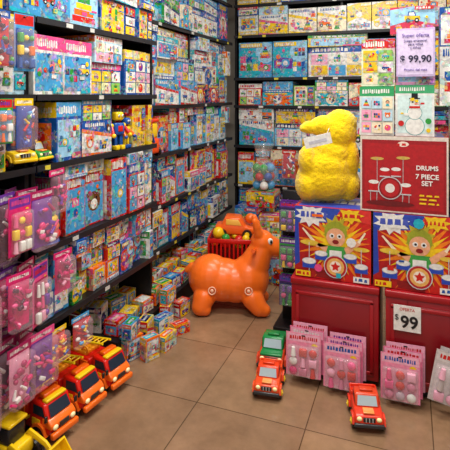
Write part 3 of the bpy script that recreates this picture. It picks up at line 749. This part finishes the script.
# ---------------- corner clutter behind the horse
mb=MB(PL); bx_,by_=-1.32,3.68; mb.M=T((bx_,by_,.001))@Rz(14)
mb.rbox((0,0,.01),(.40,.30,.02),H('a81010'),.006)
for z in (.05,.20,.40): 
    for s in(-1,1): mb.rbox((0,s*.15,z),(.42,.012,.035),RE,.004); mb.rbox((s*.205,0,z),(.012,.30,.035),RE,.004)
for i in range(13):
    x=-.2+.4*i/12
    for s in(-1,1): mb.rbox((x,s*.149,.21),(.014,.008,.40),H('c81814'),.002)
for i in range(9):
    y=-.14+.28*i/8
    for s in(-1,1): mb.rbox((s*.204,y,.21),(.008,.014,.40),H('c81814'),.002)
mb.box((-.19,-.135,.021),(.19,.135,.34),H('501010'))
for i in range(40):
    mb.sph((R.uniform(-.16,.16),R.uniform(-.11,.11),R.uniform(.34,.42)),R.uniform(.025,.045),R.choice([RE,OR,YE,OR,YE,GR,RE]),12)
mb.extr([(-.16,.43),(.15,.43),(.16,.48),(.08,.50),(.04,.565),(-.08,.57),(-.11,.505),(-.16,.50)],-.075,.075,H('f0641c'),.012)
mb.extr([(-.07,.51),(.055,.505),(.03,.552),(-.07,.555)],-.078,.078,H('f8c050'),.003)
for x in(-.1,.1): wheel(mb,x,-.078,.44,.036,.025,YE); wheel(mb,x,.078,.44,.036,.025,YE)
mb.sph((-.13,-.09,.45),.045,YE,14); mb.sph((.12,.0,.55),.04,OR,14)
mb.obj('basket_of_toys')
def heap(name,items):
    mb=MB()
    for (x,y,z,w,h,d,a,c) in items: toybox(mb,T((x,y,z))@Rz(a),w,h,d,c)
    return mb.obj(name)
heap('stacked_boxed_toys',[(-1.42,4.15,.001,.24,.30,.25,8,H('501818')),(-1.16,4.12,.001,.22,.26,.25,-6,BL),(-1.40,4.17,.303,.22,.22,.22,-8,BL),(-1.16,4.14,.263,.2,.2,.2,10,YE),(-1.27,4.2,.527,.26,.14,.22,0,RE)])
heap('stacked_boxed_toys',[(-.90,4.25,.001,.24,.24,.3,-10,H('c83020')),(-.66,4.3,.001,.2,.32,.28,6,NAV),(-.90,4.27,.243,.22,.2,.24,8,GR),(-.66,4.33,.323,.2,.2,.22,-5,LB),(-.89,4.29,.445,.2,.16,.2,-4,OR)])
heap('stacked_boxed_toys',[(-.98,3.78,.001,.2,.22,.16,-12,H('a02020')),(-.80,3.72,.001,.14,.28,.16,8,H('304890')),(-.98,3.8,.223,.17,.14,.12,6,YE)])
mb=MB(PL); mb.M=T((-1.27,4.32,.669))
for k in range(3):
    for i in range(5):
        a=i*1.257+k*.6; mb.sph((.068*math.cos(a),.068*math.sin(a),.045+.08*k),.04,R.choice([RE,BL,YE,GR,LB,WH]),12)
mb.sph((0,0,.14),(.135,.125,.14),WH,20,CL); mb.cyl((0,0,.26),(0,0,.42),.03,.10,WH,14,CL); mb.torus((0,0,.275),.03,.005,RE,14,6)
mb.obj('bag_of_play_balls')
mb=MB(PL); mb.M=T((-1.78,3.06,1.102))@Rz(-5)@S(1.12)
mb.rbox((0,0,.07),(.13,.10,.10),H('f05010'),.015); mb.rbox((0,0,.17),(.11,.09,.10),YE,.015); mb.rbox((0,-.042,.175),(.08,.012,.06),H('3080d0'),.005)
mb.rbox((0,0,.235),(.12,.1,.025),H('f04010'),.008); mb.sph((0,0,.265),(.02,.02,.02),RE,12)
for s in(-1,1): wheel(mb,s*.04,-.055,.03,.028,.02,YE); wheel(mb,s*.04,.055,.03,.028,.02,YE); mb.cyl((s*.06,-.02,.1),(s*.075,-.06,.15),.013,.01,BL,10)
mb.obj('toy_fire_engine_robot')
mb=MB(PL); mb.M=T((-1.67,1.88,.832))@S(1.2)
mb.cyl((0,0,0),(0,0,.012),.06,.055,BL,24); mb.cyl((0,0,.012),(0,0,.2),.012,.008,WH,12)
for i,(q,r) in enumerate(((RE,.048),(OR,.042),(YE,.036),(GR,.03),(LB,.025))): mb.torus((0,0,.03+.03*i),r,.017,q,24,10)
mb.sph((0,0,.195),.02,RE,14); 
mb.obj('stacking_ring_toy')

# ---------------- lights
for i,(x,y,e) in enumerate(((-.6,.6,44),(-.6,2.4,48),(-.4,4.0,21),(.9,1.6,24))):
    mb=MB(PL); mb.rbox((x,y,2.93),(1.3,.36,.03),WH,.006); mb.obj('ceiling_light')
    l=bpy.data.lights.new('ceiling_lamp','AREA'); l.shape='RECTANGLE'; l.size=1.2; l.size_y=.3; l.energy=e; l.color=(1,.96,.89)
    o=bpy.data.objects.new('ceiling_lamp',l); sc.collection.objects.link(o); o.location=(x,y,2.9)
w=bpy.data.worlds.new('w'); sc.world=w; w.use_nodes=True
w.node_tree.nodes['Background'].inputs[0].default_value=(1,.98,.95,1); w.node_tree.nodes['Background'].inputs[1].default_value=.58

cd=bpy.data.cameras.new('cam'); cam=bpy.data.objects.new('camera',cd); sc.collection.objects.link(cam)
cam.location=(0,0,1.55); cam.rotation_euler=(math.radians(90),0,math.radians(21)); cd.lens=38.4; cd.sensor_width=36; cd.shift_y=-130/450
sc.camera=cam
